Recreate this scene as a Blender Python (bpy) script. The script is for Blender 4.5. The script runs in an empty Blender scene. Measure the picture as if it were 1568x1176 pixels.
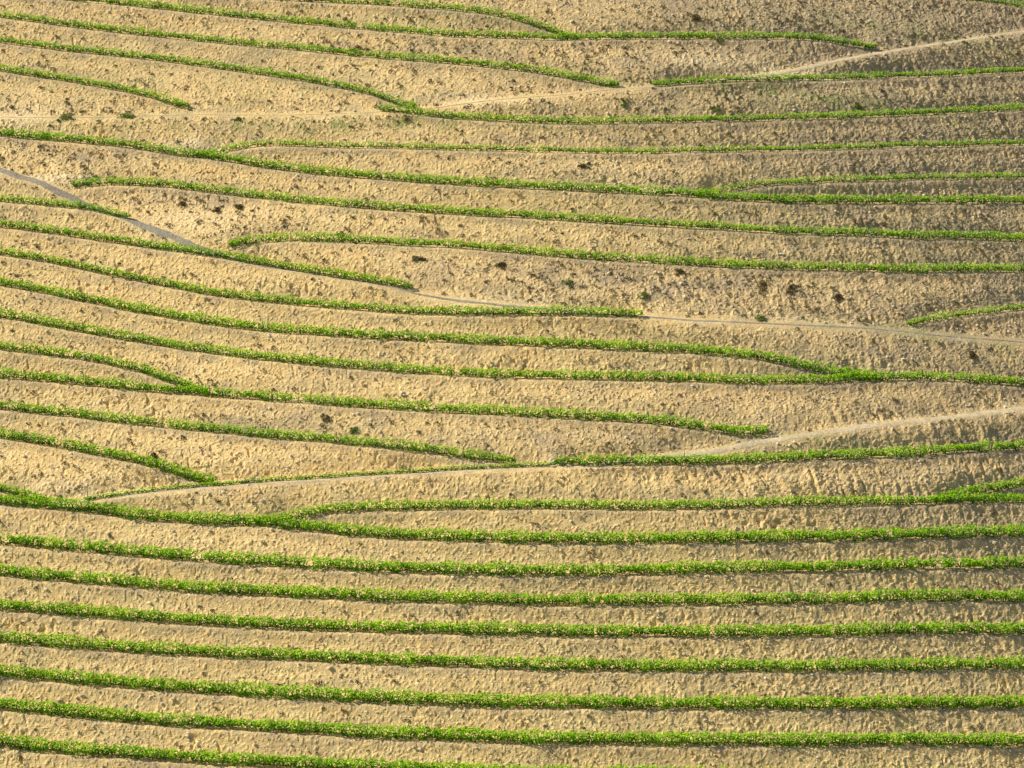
import bpy, math
import numpy as np
rng=np.random.default_rng(7)
sc=bpy.context.scene
A=math.radians(35.0); TILT=math.radians(15.0); D=260.0; WID=90.0
d=np.array([0,math.cos(A),math.sin(A)]); n=np.array([0,-math.sin(A),math.cos(A)])
fwd=np.array([0,math.cos(TILT),-math.sin(TILT)]); up=np.array([0,math.sin(TILT),math.cos(TILT)])
C=-fwd*D
def sstep(a,b,x):
    t=np.clip((x-a)/(b-a),0,1); return t*t*(3-2*t)
# ---------- noise ----------
TB=rng.random((512,512))
def vn(x,y,o=0):
    x=x+o*37.31; y=y+o*91.7
    xi=np.floor(x).astype(np.int64); yi=np.floor(y).astype(np.int64)
    fx=x-xi; fy=y-yi; fx=fx*fx*(3-2*fx); fy=fy*fy*(3-2*fy)
    a=TB[yi&511,xi&511]; b=TB[yi&511,(xi+1)&511]; c=TB[(yi+1)&511,xi&511]; e=TB[(yi+1)&511,(xi+1)&511]
    return (a*(1-fx)+b*fx)*(1-fy)+(c*(1-fx)+e*fx)*fy
def fbm(x,y,o=0,k=3):
    r=0;am=.5;t=0
    for i in range(k):
        r=r+am*vn(x*2**i,y*2**i,o+i); t+=am; am*=.5
    return r/t
# ---------- hill frame ----------
def G(x,s):
    u=np.clip(x+12,0,75); far=np.maximum(x-63,0)
    return -0.0021*u*u-0.3*far*0.6 + 0.5*np.sin(x/23+s/40)
def unproj(px,py):
    px=np.asarray(px,float); py=np.asarray(py,float)
    dx=(px-784)/1568*WID/D; dy=(588-py)/1568*WID/D
    r=fwd[None]+dx[:,None]*np.array([1,0,0])[None]+dy[:,None]*up[None]
    g=np.zeros(len(px))
    for _ in range(14):
        t=(g-n@C)/(r@n); P=C[None]+t[:,None]*r
        x=P[:,0]; s=P@d; g=G(x,s)
    return x,s
def zone(lst,X,S):
    r=0
    for px,py,rx,ry,a in lst:
        x,s=unproj([px],[py]); kx=WID/1568; r=np.maximum(r,a*np.exp(-((X-x)/(rx*kx))**2-((S-s)/(ry*kx*1.3))**2))
    return r
def smooth_curve(x,s,step=.3,k=9):
    X=np.arange(x.min(),x.max(),step); o=np.argsort(x); S=np.interp(X,x[o],s[o])
    if len(X)>3*k:
        sl0=(S[4]-S[0])/4; sl1=(S[-1]-S[-5])/4
        pad=k
        Sp=np.concatenate([S[0]+sl0*np.arange(-pad,0),S,S[-1]+sl1*np.arange(1,pad+1)])
        w=np.hanning(2*k+3)[1:-1]; w/=w.sum()
        S=np.convolve(Sp,w,'valid')
    return X,S
rows_px=[
(.8,[(-10,-14),(130,2),(300,19),(450,34),(540,43),(700,56),(850,61),(1000,59),(1150,59),(1240,61),(1300,69),(1345,73)]),
(.75,[(250,-14),(400,-2),(560,6),(680,14),(760,23),(810,34),(850,46),(885,57)]),
(.8,[(-10,24),(100,39),(200,50),(300,62),(400,72),(500,80),(600,90),(700,98),(800,108),(880,120),(950,132)]),
(.8,[(-10,64),(100,78),(200,88),(300,100),(400,114),(500,129),(560,141),(600,154),(642,165)]),
(.8,[(-10,107),(100,123),(200,142),(250,154),(290,165)]),
(.6,[(1380,-6),(1500,3),(1578,11)]),
(.7,[(1000,133),(1100,127),(1200,124),(1300,122),(1450,116),(1578,110)]),
(.75,[(580,170),(640,177),(700,183),(800,188),(900,190),(1000,188),(1100,187),(1200,183),(1300,180),(1450,174),(1578,168)]),
(.9,[(-10,207),(100,216),(200,227),(270,237),(340,246),(400,256),(500,268),(600,275),(700,283),(800,288),(900,293),(1000,298),(1060,300),(1100,305),(1200,310),(1300,311),(1400,312),(1578,312)]),
(.65,[(300,238),(340,228),(400,222),(500,224),(600,227),(700,230),(800,232),(900,235),(1000,235),(1100,233),(1200,231),(1300,228),(1450,224),(1578,221)]),
(.65,[(1060,300),(1100,291),(1160,282),(1250,279),(1350,276),(1450,274),(1578,272)]),
(.85,[(110,284),(170,281),(250,285),(300,292),(380,301),(450,309),(520,316),(600,322),(700,328),(800,333),(900,340),(1000,346),(1100,351),(1200,357),(1300,361),(1400,365),(1578,368)]),
(.85,[(350,374),(420,368),(500,369),(560,372),(620,376),(700,380),(800,388),(900,396),(1000,403),(1100,408),(1200,412),(1300,414),(1400,416),(1578,416)]),
(.75,[(-10,307),(60,313),(130,322),(203,336)]),
(.85,[(-10,346),(60,355),(130,365),(200,375),(260,385),(320,393),(380,402),(440,412),(520,424),(580,434),(632,441)]),
(.85,[(-10,388),(80,402),(160,418),(240,435),(320,450),(400,460),(500,470),(600,478),(700,483),(800,484),(900,484),(985,486)]),
(.95,[(-10,434),(100,455),(200,475),(300,492),(400,505),(500,514),(600,520),(700,524),(800,528),(900,532),(1000,536),(1100,542),(1180,552),(1240,563),(1300,574),(1350,579)]),
(.9,[(-10,483),(100,503),(200,520),(300,537),(400,550),(500,560),(600,568),(700,575),(800,578),(900,580),(1000,581),(1100,585),(1200,588),(1290,585),(1370,580),(1450,583),(1578,591)]),
(.9,[(-10,533),(80,543),(160,555),(220,568),(270,584),(320,603)]),
(.95,[(-10,577),(80,584),(160,592),(240,600),(320,606),(400,611),(500,618),(600,626),(700,632),(800,636),(900,641),(1000,648),(1080,657),(1130,664),(1180,661)]),
(.9,[(-10,624),(80,634),(160,643),(240,653),(320,660),(400,668),(500,676),(600,685),(680,693),(740,701),(792,706)]),
(1.,[(-10,668),(80,683),(160,698),(220,710),(270,723),(333,738)]),
(.9,[(-10,746),(40,757),(72,766)]),
(1.1,[(-10,770),(60,778),(140,785),(240,797),(330,802),(390,803),(450,810),(520,818),(600,823),(700,828),(800,830),(900,831),(1000,830),(1100,829),(1200,827),(1300,826),(1400,824),(1578,820)]),
(.9,[(390,802),(430,795),(480,785),(560,780),(640,779),(720,778),(800,778),(900,778),(1000,778),(1100,777),(1200,774),(1300,773),(1400,771),(1460,770),(1578,769)]),
(.9,[(1430,771),(1470,757),(1520,748),(1578,741)]),
(.95,[(850,712),(900,712),(1000,712),(1100,711),(1200,706),(1300,702),(1400,698),(1500,690),(1578,687)]),
(.42,[(130,763),(240,751),(340,742),(420,735),(540,728),(650,722),(780,716),(855,713)]),
(.65,[(1390,496),(1440,487),(1500,480),(1578,472)]),
(1.1,[(-10,831),(100,840),(200,850),(300,858),(400,865),(500,870),(600,875),(700,878),(800,880),(900,880),(1000,878),(1200,875),(1400,871),(1578,868)]),
(1.1,[(-10,879),(100,889),(200,897),(300,905),(400,911),(500,915),(600,918),(700,922),(800,925),(900,925),(1100,925),(1300,922),(1578,919)]),
(1.1,[(-10,931),(100,940),(200,947),(300,955),(400,960),(500,964),(700,970),(900,973),(1100,974),(1300,972),(1578,970)]),
(1.1,[(-10,981),(100,990),(200,997),(300,1003),(400,1008),(600,1017),(800,1024),(1000,1026),(1200,1027),(1400,1025),(1578,1023)]),
(1.15,[(-10,1032),(100,1043),(200,1052),(400,1065),(600,1076),(800,1082),(1000,1084),(1200,1085),(1400,1084),(1578,1082)]),
(1.15,[(-10,1083),(100,1095),(200,1105),(400,1118),(600,1130),(800,1136),(1000,1139),(1200,1141),(1578,1142)]),
(1.15,[(-10,1139),(100,1152),(200,1160),(350,1169),(500,1178),(800,1190),(1200,1197),(1578,1200)]),
]
last=rows_px[-1][1]
for k in (1,2): rows_px.append((1.15,[(a,b+53*k) for a,b in last]))
top=[(-10,-14),(300,-32),(700,-25),(1100,-30),(1578,-30)]
for k in (1,2): rows_px.append((.8,[(a,b-42*(k-1)-6) for a,b in top]))
EXT=14.0
rows=[]
for sz,pts in rows_px:
    p=np.array(pts,float); x,s=unproj(p[:,0],p[:,1])
    if pts[0][0]<0:
        sl=(s[1]-s[0])/(x[1]-x[0]); x=np.r_[x[0]-EXT,x]; s=np.r_[s[0]-EXT*sl,s]
    if pts[-1][0]>1568:
        sl=(s[-1]-s[-2])/(x[-1]-x[-2]); x=np.r_[x,x[-1]+EXT]; s=np.r_[s,s[-1]+EXT*sl]
    X,S=smooth_curve(x,s); rows.append((sz,X,S))
paths_px=[
('dirt_track',.55,0,[(-10,776),(60,772),(130,764),(240,753),(380,741),(540,731),(700,722),(850,715),(930,708),(1010,697),(1100,687),(1180,674),(1260,662),(1340,651),(1420,643),(1500,634),(1578,624)]),
('stone_path',.72,1,[(-10,258),(60,279),(130,309),(200,337),(270,363),(340,389),(400,407),(470,417),(560,431),(640,449),(700,458),(780,465),(880,474),(960,483),(1060,491),(1160,495),(1260,499),(1340,504),(1440,514),(1578,525)]),
('dirt_track',.42,2,[(-10,178),(150,180),(300,176),(450,176),(580,172),(700,158),(850,146),(960,136),(1040,129),(1110,119),(1200,108),(1280,93),(1360,79),(1460,64),(1578,47)]),
]
paths=[]
for nm,w,kind,pts in paths_px:
    p=np.array(pts,float); x,s=unproj(p[:,0],p[:,1])
    sl=(s[1]-s[0])/(x[1]-x[0]); x=np.r_[x[0]-EXT,x]; s=np.r_[s[0]-EXT*sl,s]
    sl=(s[-1]-s[-2])/(x[-1]-x[-2]); x=np.r_[x,x[-1]+EXT]; s=np.r_[s,s[-1]+EXT*sl]
    X,S=smooth_curve(x,s,k=6); paths.append((nm,w,kind,X,S))
ERO=[(1250,742,380,20,1.),(1430,650,160,20,.7),(1000,430,260,25,.5),(1420,120,200,30,.5),(300,240,120,12,.8),(90,265,80,12,.9),(1350,800,250,14,.5),(1250,560,200,18,.5)]
def rng2(x,s):
    a=vn(x/.17,s/.19,8); b=vn(x/.21+5,s/.2,9)
    return sstep(.62,.9,a)+.6*sstep(.6,.9,b)-.35
def H(x,s,extra=False):
    """height above the base plane"""
    num=0;den=0;plat=0;shade_strip=0
    core=sstep(75,60,np.abs(x))*sstep(80,62,s)*sstep(-62,-50,s)
    for sz,X,S in rows:
        e=sstep(X[0]-.5,X[0]+2.5,x)*sstep(X[-1]+.5,X[-1]-2.5,x)
        ds=s-np.interp(x,X,S)+.12
        w=np.where(ds<0,.62,1.5); q=np.exp(-(ds/w)**2)*e
        num=num-.88*(ds/1.1)*q; den=den+q; plat=np.maximum(plat,np.exp(-((ds-.2)/.75)**2)*e)
        if extra: shade_strip=np.maximum(shade_strip,np.exp(-((ds+.45)/.32)**2)*e)  # band just below each row, for painted riser shade and some leaf litter
    pm=0
    for nm,wd,kind,X,S in paths:
        ds=s-np.interp(x,X,S); q=np.exp(-(ds/1.3)**2)
        num=num-.62*(ds/1.3)*q; den=den+q; pm=np.maximum(pm,sstep(wd*1.6,wd*.5,np.abs(ds)))
    terr=num/np.maximum(1,den)
    rough=(1-.6*plat)*(1-.85*pm)
    pat=sstep(.35,.7,fbm(x/9,s/5,11))
    right=sstep(-10,40,x)
    ero=zone(ERO,x,s)
    xr=x+.40*s+1.5*fbm(x/3,s/3,5)
    h=.30*(fbm(x/7,s/4,1)-.5)*(1-.5*pm)
    rill=np.abs(fbm(xr/.9,s/2.6,2,2)-.5)*2
    h=h+rough*(.04*(fbm(x/1.3,s/1.1,3)-.5) + (.01+.05*pat+.12*right+.28*ero)*(rill-.35))
    h=h+rough*(.03+.06*pat+.06*right+.09*ero)*(fbm(x/.30,s/.32,4,2)-.5)
    h=h+rough*.07*rng2(x,s)
    hole=vn(x/.36+.6*s,s/.42,21)*vn(x/4,s/3,22); h=h-rough*.18*sstep(.57,.8,hole)
    h=terr*core*1.0+h+G(x,s)
    if extra: return h,shade_strip,pm,pat
    return h
def POS(x,s,h):
    x,s,h=np.broadcast_arrays(x,s,h)
    lo=np.minimum(s+150,0); hi=np.maximum(s-170,0)
    y=s*d[1]+h*n[1]; z=s*d[2]+h*n[2]
    z=z-lo*d[2]*.95-hi*d[2]*.9
    return np.stack([x,y,z],-1)
# ---------- materials ----------
def newmat(name,rough=.9):
    m=bpy.data.materials.new(name); m.use_nodes=True; nt=m.node_tree
    b=nt.nodes['Principled BSDF']; b.inputs['Roughness'].default_value=rough
    b.inputs['Specular IOR Level'].default_value=.05
    return m,nt,b
def N(nt,t,**k):
    nd=nt.nodes.new(t)
    for a,v in k.items(): setattr(nd,a,v)
    return nd
def mix(nt,f,a,b,mode='MIX'):
    m=N(nt,'ShaderNodeMix',data_type='RGBA',blend_type=mode)
    for s,v in ((0,f),(6,a),(7,b)):
        if isinstance(v,(tuple,float,int)):
            m.inputs[s].default_value=(*v,1) if isinstance(v,tuple) else v
        else: nt.links.new(v,m.inputs[s])
    return m.outputs[2]
def noise(nt,scale,detail=4,rough=.6,vec=None):
    t=N(nt,'ShaderNodeTexNoise'); t.inputs['Scale'].default_value=scale; t.inputs['Detail'].default_value=detail; t.inputs['Roughness'].default_value=rough
    if vec is not None: nt.links.new(vec,t.inputs['Vector'])
    return t.outputs['Fac']
def ramp(nt,inp,a,b,lo=0.,hi=1.):
    r=N(nt,'ShaderNodeMapRange'); r.inputs['From Min'].default_value=a; r.inputs['From Max'].default_value=b
    r.inputs['To Min'].default_value=lo; r.inputs['To Max'].default_value=hi
    nt.links.new(inp,r.inputs['Value']); return r.outputs['Result']
def soil(name,ca,cb,grey,bumpd=.06,attr=True):
    m,nt,b=newmat(name,.95)
    co=N(nt,'ShaderNodeTexCoord').outputs['Object']
    nl=noise(nt,.35,5,.7,co)
    c=mix(nt,ramp(nt,nl,.38,.62),ca,cb)
    if attr:
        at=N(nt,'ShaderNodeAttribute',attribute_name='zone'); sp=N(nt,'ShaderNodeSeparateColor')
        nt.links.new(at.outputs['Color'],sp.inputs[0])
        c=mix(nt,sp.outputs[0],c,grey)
        c=mix(nt,sp.outputs[1],c,(.34,.37,.13))
        c=mix(nt,sp.outputs[2],c,(.95,.76,.45))
    nz=noise(nt,4.,4,.8,co)
    f1=ramp(nt,nz,.32,.68,.70,1.30)
    c=mix(nt,1.,c,f1,'MULTIPLY')
    n2=noise(nt,11.,2,.8,co)
    c=mix(nt,ramp(nt,n2,.57,.67,0,.7),c,(.21,.14,.065))
    c=mix(nt,ramp(nt,n2,.41,.32,0,.85),c,(.93,.84,.62))
    nt.links.new(c,b.inputs['Base Color'])
    bp=N(nt,'ShaderNodeBump'); bp.inputs['Strength'].default_value=1.; bp.inputs['Distance'].default_value=bumpd
    nt.links.new(nz,bp.inputs['Height']); nt.links.new(bp.outputs[0],b.inputs['Normal'])
    return m
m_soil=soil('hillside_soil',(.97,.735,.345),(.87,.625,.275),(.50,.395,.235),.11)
m_track=soil('track_soil',(.68,.57,.38),(.58,.48,.30),(0,0,0),.04,False)
m_stone=soil('path_stone',(.40,.36,.28),(.27,.245,.20),(0,0,0),.06,False)
m_rock=soil('rock_schist',(.80,.70,.53),(.55,.46,.32),(0,0,0),.03,False)
def leafmat(name,stops,trans=.35):
    m,nt,b=newmat(name,.7)
    at=N(nt,'ShaderNodeAttribute',attribute_name='var')
    cr=N(nt,'ShaderNodeValToRGB'); e=cr.color_ramp.elements
    for i,(p,c) in enumerate(stops):
        el=e[i] if i<2 else e.new(p)
        el.position=p; el.color=(*c,1)
    nt.links.new(at.outputs['Fac'],cr.inputs[0]); nt.links.new(cr.outputs[0],b.inputs['Base Color'])
    tr=N(nt,'ShaderNodeBsdfTranslucent'); nt.links.new(cr.outputs[0],tr.inputs['Color'])
    mx=N(nt,'ShaderNodeMixShader'); mx.inputs[0].default_value=trans
    out=nt.nodes['Material Output']
    nt.links.new(b.outputs[0],mx.inputs[1]); nt.links.new(tr.outputs[0],mx.inputs[2]); nt.links.new(mx.outputs[0],out.inputs[0])
    return m
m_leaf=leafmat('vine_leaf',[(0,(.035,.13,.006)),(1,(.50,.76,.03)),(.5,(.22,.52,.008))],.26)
m_dry=leafmat('dry_weed',[(0,(.08,.06,.025)),(1,(.36,.29,.14)),(.5,(.17,.14,.06))],.12)
m_green=leafmat('green_weed',[(0,(.11,.17,.035)),(1,(.40,.46,.15)),(.5,(.20,.28,.07))],.3)
m_wood,ntw,bw=newmat('vine_wood'); ntw.links.new(mix(ntw,noise(ntw,8.),(.05,.035,.02),(.13,.10,.07)),bw.inputs['Base Color'])
m_post,ntp,bp_=newmat('trellis_post'); ntp.links.new(mix(ntp,noise(ntp,5.),(.25,.22,.18),(.42,.39,.33)),bp_.inputs['Base Color'])
# ---------- mesh helper ----------
def quadmesh(name,V,F,mats,mi=None,smooth=False,var=None,tri=False):
    k=3 if tri else 4
    me=bpy.data.meshes.new(name); V=np.ascontiguousarray(V,dtype=np.float32).reshape(-1,3); F=np.ascontiguousarray(F,dtype=np.int32).reshape(-1,k)
    me.vertices.add(len(V)); me.vertices.foreach_set('co',V.ravel())
    me.loops.add(F.size); me.loops.foreach_set('vertex_index',F.ravel())
    me.polygons.add(len(F)); me.polygons.foreach_set('loop_start',np.arange(0,F.size,k,dtype=np.int32))
    for m in mats: me.materials.append(m)
    if mi is not None: me.polygons.foreach_set('material_index',np.asarray(mi,dtype=np.int32))
    me.polygons.foreach_set('use_smooth',np.full(len(F),smooth))
    if var is not None:
        a=me.attributes.new('var','FLOAT','POINT'); a.data.foreach_set('value',np.asarray(var,dtype=np.float32))
    me.update(calc_edges=True)
    o=bpy.data.objects.new(name,me); sc.collection.objects.link(o); return o
# ---------- hillside ----------
def axis(lo,hi,st,flo,fhi):
    core=np.arange(lo,hi,st); a=[];x=hi;q=st
    while x<fhi: a.append(x); q*=1.12; x+=q
    b=[];x=lo-st;q=st
    while x>flo: b.append(x); q*=1.12; x-=q
    return np.r_[b[::-1],core,a]
gx=axis(-53,53,.085,-1500,1500); gs=axis(-42,57,.092,-1500,420)
Xg=gx[None,:]; Sg=gs[:,None]
h,shade_strip,pm,pat=H(Xg,Sg,True)
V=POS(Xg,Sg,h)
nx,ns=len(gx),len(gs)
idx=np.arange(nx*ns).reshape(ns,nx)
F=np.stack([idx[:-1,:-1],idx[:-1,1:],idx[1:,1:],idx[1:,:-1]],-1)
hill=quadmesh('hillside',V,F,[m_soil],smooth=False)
gz=np.clip(.02+.80*sstep(2,50,Xg+.3*Sg)*(.5+.6*fbm(Xg/8,Sg/3,31))*sstep(-45,-8,Sg)+.22*sstep(8,42,Sg),0,1)  # greyer to the right: soil tone plus painted shade of the turned-away slope
gz=np.maximum(gz,zone([(1000,430,330,32,1.),(150,240,160,22,.7),(450,645,200,18,.7),(1250,30,280,50,.8),(700,75,230,22,.65),(900,670,300,28,.65),(1450,660,200,20,.7),(300,305,160,16,.6)],Xg,Sg)*(.3+1.*fbm(Xg/2,Sg/1.5,33)))
gz=np.clip(gz*(.6+.8*fbm(Xg/1.5,Sg/1.2,40))+.35*sstep(.50,.72,fbm(Xg/2.5,Sg/.9,41))+.6*shade_strip*sstep(.15,.6,fbm(Xg/.8,Sg/.5,44)),0,1)  # last term paints riser shade, with leaf litter, into the soil colour
gr=np.clip(zone([(560,190,330,12,.55),(1250,150,350,18,.5),(120,180,150,12,.35),(1400,510,220,14,.4),(1200,665,120,8,.5),(700,25,160,14,.4),(1400,50,200,14,.5),(430,190,60,20,.4),(300,130,400,60,.18),(1100,330,500,60,.15)],Xg,Sg)*(.2+1.4*sstep(.35,.7,fbm(Xg/1.2,Sg/.9,35))),0,1)
br=np.clip(zone([(90,270,60,8,.9),(300,218,60,8,.8),(1150,100,160,14,.8),(30,175,60,25,.7),(300,335,120,20,.5),(1000,285,120,8,.6),(730,150,100,12,.5),(1300,560,160,10,.5),(150,745,150,12,.6),(800,455,120,12,.5),(1180,480,160,8,.4)],Xg,Sg)*(.4+fbm(Xg/1.5,Sg/.8,37)),0,1)
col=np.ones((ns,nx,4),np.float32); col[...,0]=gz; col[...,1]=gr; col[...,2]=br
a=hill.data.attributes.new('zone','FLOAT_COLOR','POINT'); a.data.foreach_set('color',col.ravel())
# ---------- tracks ----------
for nm,wd,kind,X,S in paths:
    xs=np.arange(X[0],X[-1],.12); m=11
    sl=np.interp(xs,X,S)
    wl=wd*(.45+1.1*fbm(xs/1.0,xs*0+3,50)); wr=wd*(.45+1.1*fbm(xs/1.0,xs*0+9,51))
    if kind==0: k=.40+.45*sstep(0,10,xs); wl=wl*k; wr=wr*k
    if kind==1: k=sstep(-18,-28,xs)*.6+.28; wl=wl*k; wr=wr*k
    if kind==2: k=.15+.75*sstep(5,26,xs); wl=wl*k; wr=wr*k
    u=np.linspace(-1,1,m)[None]
    off=np.where(u<0,u*wl[:,None],u*wr[:,None])
    SS=sl[:,None]+off; XX=np.repeat(xs[:,None],m,1)
    hh=H(XX,SS)+.045-.10*np.abs(u)**3
    VV=POS(XX,SS,hh); ii=np.arange(VV.shape[0]*m).reshape(-1,m)
    FF=np.stack([ii[:-1,:-1],ii[1:,:-1],ii[1:,1:],ii[:-1,1:]],-1)
    quadmesh(nm,VV,FF,[m_stone if kind==1 else m_track],smooth=False)
# ---------- leaves ----------
def leafquads(P,nrm,size,asp=.8):
    k=len(P); nrm=nrm/np.linalg.norm(nrm,axis=1,keepdims=True)
    r=rng.normal(size=(k,3)); t=np.cross(nrm,r); t/=np.linalg.norm(t,axis=1,keepdims=True); b=np.cross(nrm,t)
    s=size[:,None]*.5
    return np.stack([P-t*s,P-b*s*asp+nrm*s*.25,P+t*s*.9,P+b*s*asp+nrm*s*.25],1)
def boxes(P,Q,r):
    k=len(P); o=np.array([[-1,-1,0],[1,-1,0],[1,1,0],[-1,1,0]])*1.
    rr=np.asarray(r).reshape(-1,1,1)*np.ones((k,1,1))
    V=np.concatenate([P[:,None]+o[None]*rr,Q[:,None]+o[None]*rr*.8],1)
    f=np.array([[0,1,5,4],[1,2,6,5],[2,3,7,6],[3,0,4,7],[4,5,6,7]])
    F=(np.arange(k)[:,None,None]*8+f[None]).reshape(-1,4)
    return V.reshape(-1,3),F
for ri,(sz,X,S) in enumerate(rows):
    L=X[-1]-X[0]
    k=int(L*190*max(sz,.65))
    x=rng.uniform(X[0],X[-1],k)
    wob=.12*(fbm(x/1.6,x*0+ri*3.3,60)-.5)*2
    s0=np.interp(x,X,S)+wob
    base=POS(x,s0,H(x,s0))
    endt=np.minimum(np.minimum(x-X[0],X[-1]-x)/1.2+.5,1)
    lump=(.50+.85*vn(x/.6,x*0+ri*7.7,61)+.42*fbm(x/2.5,x*0+ri*1.7,62))*endt
    th=rng.uniform(0,2*np.pi,k); rad=np.sqrt(rng.uniform(.25,1,k))
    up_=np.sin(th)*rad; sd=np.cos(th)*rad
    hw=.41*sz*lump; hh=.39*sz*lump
    shoot=rng.random(k)<.07
    z=.44*sz+.04+up_*hh+shoot*rng.uniform(0,.25,k)*sz
    z=np.maximum(z,.03)
    P=base+np.stack([rng.normal(0,.05,k),sd*hw,z],1)
    nr=np.stack([-.3+rng.normal(0,.4,k),np.cos(th)*.9+rng.normal(0,.35,k),np.sin(th)*1.+.3+rng.normal(0,.35,k)],1)
    siz=rng.uniform(.12,.22,k)*(.6+.4*sz)
    keep=(vn(x/.45,x*0+ri*5.1,63)>.10)|(rng.random(k)<.3)
    P,nr,siz,th2=P[keep],nr[keep],siz[keep],up_[keep]
    xx=x[keep]; sdk=sd[keep]
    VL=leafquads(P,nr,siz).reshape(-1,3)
    kk=len(P)
    var=np.clip(.46+.17*rng.normal(size=kk)+.36*th2+.12*sdk+.35*(vn(xx/1.0,xx*0+ri*2.2,64)-.5),0,1)  # lighter tops, darker undersides: canopy shading painted into the leaf colour
    FL=np.arange(kk*4).reshape(-1,4)
    tx=np.arange(X[0]+.4,X[-1]-.2,1.1); tx=tx+rng.uniform(-.1,.1,len(tx)); ts=np.interp(tx,X,S)
    tb=POS(tx,ts,H(tx,ts)); q=tb+np.stack([rng.uniform(-.08,.08,len(tx)),rng.uniform(-.05,.05,len(tx)),np.full(len(tx),.5*sz)],1)
    VT,FT=boxes(tb-[0,0,.1],q,np.full(len(tx),.035))
    px_=np.arange(X[0]+.2,X[-1],5.5); ps=np.interp(px_,X,S)+.05
    pb=POS(px_,ps,H(px_,ps)); VP,FP=boxes(pb-[0,0,.2],pb+[0,0,1.12*max(sz,.75)],np.full(len(px_),.035))
    hx=np.arange(X[0],X[-1],.8); hs=np.interp(hx,X,S)-.12
    hb=POS(hx,hs,H(hx,hs))+[0,0,.22]
    o=np.array([[0,-1,0],[0,0,1],[0,1,0],[0,0,-1]])*.022
    VW=(hb[:,None]+o[None]).reshape(-1,3); m=len(hx)
    iw=np.arange(m*4).reshape(m,4); FW=np.concatenate([np.stack([iw[:-1,j],iw[1:,j],iw[1:,(j+1)%4],iw[:-1,(j+1)%4]],-1) for j in range(4)])
    a0=len(VL);a1=a0+len(VT);a2=a1+len(VP)
    VV=np.concatenate([VL,VT,VP,VW]); FF=np.concatenate([FL,FT+a0,FP+a1,FW+a2])
    mi=np.r_[np.zeros(len(FL)),np.ones(len(FT)),np.full(len(FP),2),np.ones(len(FW))]
    va=np.r_[np.repeat(var,4),np.full(len(VV)-a0,.5)]
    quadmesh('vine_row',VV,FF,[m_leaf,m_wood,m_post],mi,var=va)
# ---------- weeds ----------
def tufts(name,x,s,rad,mat,nl,hmul=1.,lsz=.13):
    k=len(x); rep=np.repeat(np.arange(k),nl)
    base=POS(x,s,H(x,s))[rep]; R=rad[rep]
    u=rng.normal(size=(len(rep),3)); u/=np.linalg.norm(u,axis=1,keepdims=True); u[:,2]=np.abs(u[:,2])
    rr=rng.uniform(.3,1,len(rep))**.6
    P=base+u*(R*rr)[:,None]*np.array([1,1,hmul])
    V=leafquads(P,u+rng.normal(0,.5,u.shape),np.minimum(R*rng.uniform(.35,.8,len(rep))+.03,lsz+.05),.5)
    var=np.clip(.45+.2*rng.normal(size=k)[rep]+.18*rng.normal(size=len(rep)),0,1)
    return quadmesh(name,V.reshape(-1,3),np.arange(len(rep)*4).reshape(-1,4),[mat],var=np.repeat(var,4))
def scatter(k,f,m=20):
    x=rng.uniform(-53,53,k*m); s=rng.uniform(-42,57,k*m); p=f(x,s)
    o=rng.random(k*m)<p; x=x[o][:k]; s=s[o][:k]; return x,s
def rowdist(x,s):
    r=np.full(len(x),99.)
    for sz,X,S in rows:
        q=s-np.interp(x,X,S); q=np.where((x<X[0])|(x>X[-1]),99,q); r=np.where(np.abs(q)<np.abs(r),q,r)
    for nm,wd,kind,X,S in paths:
        q=s-np.interp(x,X,S); r=np.where(np.abs(q)<wd*.8,0,r)
    return r
dz=[(1000,430,330,28,.8),(120,235,200,18,1),(300,305,130,16,.9),(550,645,230,14,.8),(1250,30,260,40,.6),(700,75,230,20,.9),(950,30,100,30,.6),(870,670,200,20,.5),(1450,350,150,20,.4),(150,165,120,12,.5),(1480,640,120,15,.7),(850,200,500,30,.35),(200,740,200,30,.35),(450,340,300,60,.35)]
def fd(x,s):
    q=rowdist(x,s); return (np.abs(q)>.75)*np.clip((.05+.06*sstep(.4,.7,fbm(x/4,s/2,71))+.28*zone(dz,x,s))*sstep(.42,.65,fbm(x/1.1,s/.9,70)),0,1)
x,s=scatter(5500,fd)
tufts('dry_weeds',x,s,rng.uniform(.07,.20,len(x))*rng.uniform(.7,1.6,len(x)),m_dry,14,.9)
def fc(x,s):
    q=rowdist(x,s)
    return (np.abs(q)>.9)*np.clip((.010+.016*sstep(-10,30,s)+.05*zone(dz,x,s)),0,1)
x,s=scatter(2000,fc,70)
tufts('weed_clumps',x,s,rng.uniform(.12,.34,len(x)),m_dry,30,.9)
gzn=[(560,185,330,10,1),(1250,148,350,14,.8),(120,178,150,9,.6),(1400,510,220,9,.8),(1200,668,120,6,.9),(1420,55,200,8,.8),(500,735,350,5,.7),(700,455,200,5,.5),(150,325,60,5,.7)]
def fg(x,s):
    q=rowdist(x,s); near=np.exp(-((np.abs(q)-.9)/.5)**2)
    return (np.abs(q)>.4)*np.clip(.02+.05*near+.04*sstep(0,30,s)+.3*zone(gzn,x,s),0,1)*sstep(.35,.6,fbm(x/1.5,s/1,75))
x,s=scatter(8000,fg)
tufts('green_weeds',x,s,rng.uniform(.05,.18,len(x)),m_green,9,.7)
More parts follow.
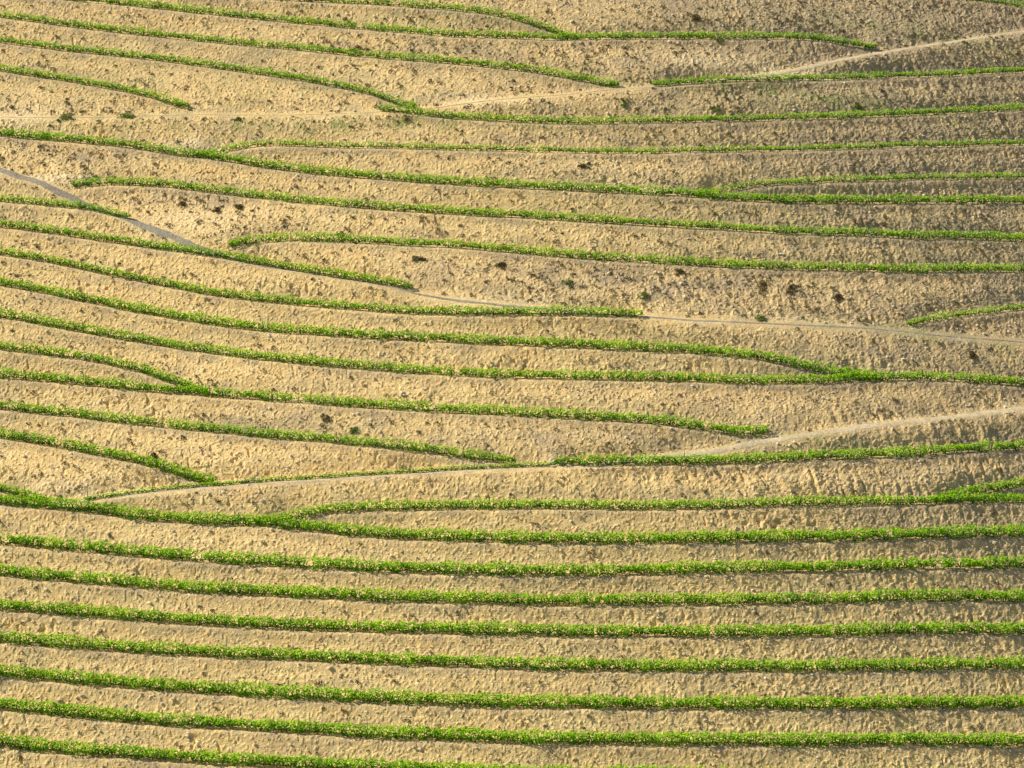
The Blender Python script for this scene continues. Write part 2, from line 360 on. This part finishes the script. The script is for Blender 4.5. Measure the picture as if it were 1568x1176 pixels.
shr=[(196,180,.6,1),(98,180,.45,1),(1212,443,.55,0),(1168,440,.5,0),(988,455,.45,1),(642,398,.4,0),(768,408,.45,0),(1065,28,.55,0),(365,318,.4,0),(1163,484,.5,1),(1095,165,.35,1),(545,70,.4,0),(365,186,.35,1),(520,355,.3,0),(1315,160,.35,1),(235,695,.4,0),(1490,545,.4,0),(955,160,.4,1),(895,255,.4,0),(625,185,.3,1),(1100,62,.4,1),(1285,455,.4,0),(870,432,.35,1),(1040,418,.35,0),(70,205,.35,0),(280,312,.35,0),(330,322,.35,0),(500,640,.35,0),(540,655,.35,1)]
for px,py,R,gg in shr:
    x,s=unproj([px],[py]); k=9
    x=x+rng.normal(0,R*.55,k); s=s+rng.normal(0,R*.5,k)
    tufts('shrub',x,s,R*rng.uniform(.35,.8,k),m_green if gg else m_dry,40,1.)
# ---------- rocks ----------
import bmesh
bm=bmesh.new(); bmesh.ops.create_icosphere(bm,subdivisions=1,radius=1); bm.verts.ensure_lookup_table()
iv=np.array([v.co[:] for v in bm.verts]); iF=np.array([[v.index for v in f.verts] for f in bm.faces]); bm.free()
def rocks(name,x,s,r):
    k=len(x); P=POS(x,s,H(x,s)+r*.25)
    nv=len(iv); sc_=rng.uniform(.6,1.3,(k,1,3))*np.array([1,.9,.7]); jit=rng.uniform(.75,1.2,(k,nv,1))
    an=rng.uniform(0,6.28,k); c,s_=np.cos(an),np.sin(an)
    v=iv[None]*jit*sc_; v=np.stack([v[...,0]*c[:,None]-v[...,1]*s_[:,None],v[...,0]*s_[:,None]+v[...,1]*c[:,None],v[...,2]],-1)
    V=P[:,None]+v*r[:,None,None]
    F=(np.arange(k)[:,None,None]*nv+iF[None])
    return quadmesh(name,V,F,[m_rock],tri=True)
x,s=scatter(10000,lambda x,s:(np.abs(rowdist(x,s))>.5)*sstep(.3,.75,fbm(x/3,s/2,80))*.3,10)
rocks('loose_stones',x,s,.04+.15*rng.random(len(x))**3)
for px,py,k,R in [(855,704,14,.3),(380,733,10,.25),(93,761,10,.32),(962,564,3,.3),(1110,672,5,.2),(795,700,5,.2),(725,945,2,.2)]:
    x,s=unproj([px],[py]); x=x+rng.normal(0,.45,k); s=s+rng.normal(0,.4,k)
    rocks('rock_pile',x,s,R*rng.uniform(.4,1,k))
# ---------- light, sky, camera ----------
sd=np.array([-.70,-.02,.68]); sd/=np.linalg.norm(sd)
el=math.asin(sd[2]); 
from mathutils import Vector
L=bpy.data.lights.new('sun','SUN'); L.energy=5.; L.angle=math.radians(.5); L.color=(1,.90,.72)
lo=bpy.data.objects.new('sun',L); sc.collection.objects.link(lo); lo.rotation_euler=Vector(sd).to_track_quat('Z','Y').to_euler(); lo.location=(-100,-100,200)
w=bpy.data.worlds.new('World'); sc.world=w; w.use_nodes=True; nt=w.node_tree
sky=nt.nodes.new('ShaderNodeTexSky'); sky.sky_type='NISHITA'; sky.sun_disc=False; sky.sun_elevation=el; sky.sun_rotation=math.atan2(sd[0],sd[1])
bg=nt.nodes['Background']; bg.inputs[1].default_value=.08; nt.links.new(sky.outputs[0],bg.inputs[0])
sc.view_settings.view_transform='Standard'; sc.view_settings.look='None'; sc.view_settings.exposure=0
cam=bpy.data.cameras.new('camera'); co=bpy.data.objects.new('camera',cam); sc.collection.objects.link(co)
co.location=C; co.rotation_euler=(math.radians(90)-TILT,0,0); cam.sensor_width=36; cam.lens=36*D/WID; cam.clip_end=5000; cam.clip_start=1
sc.camera=co
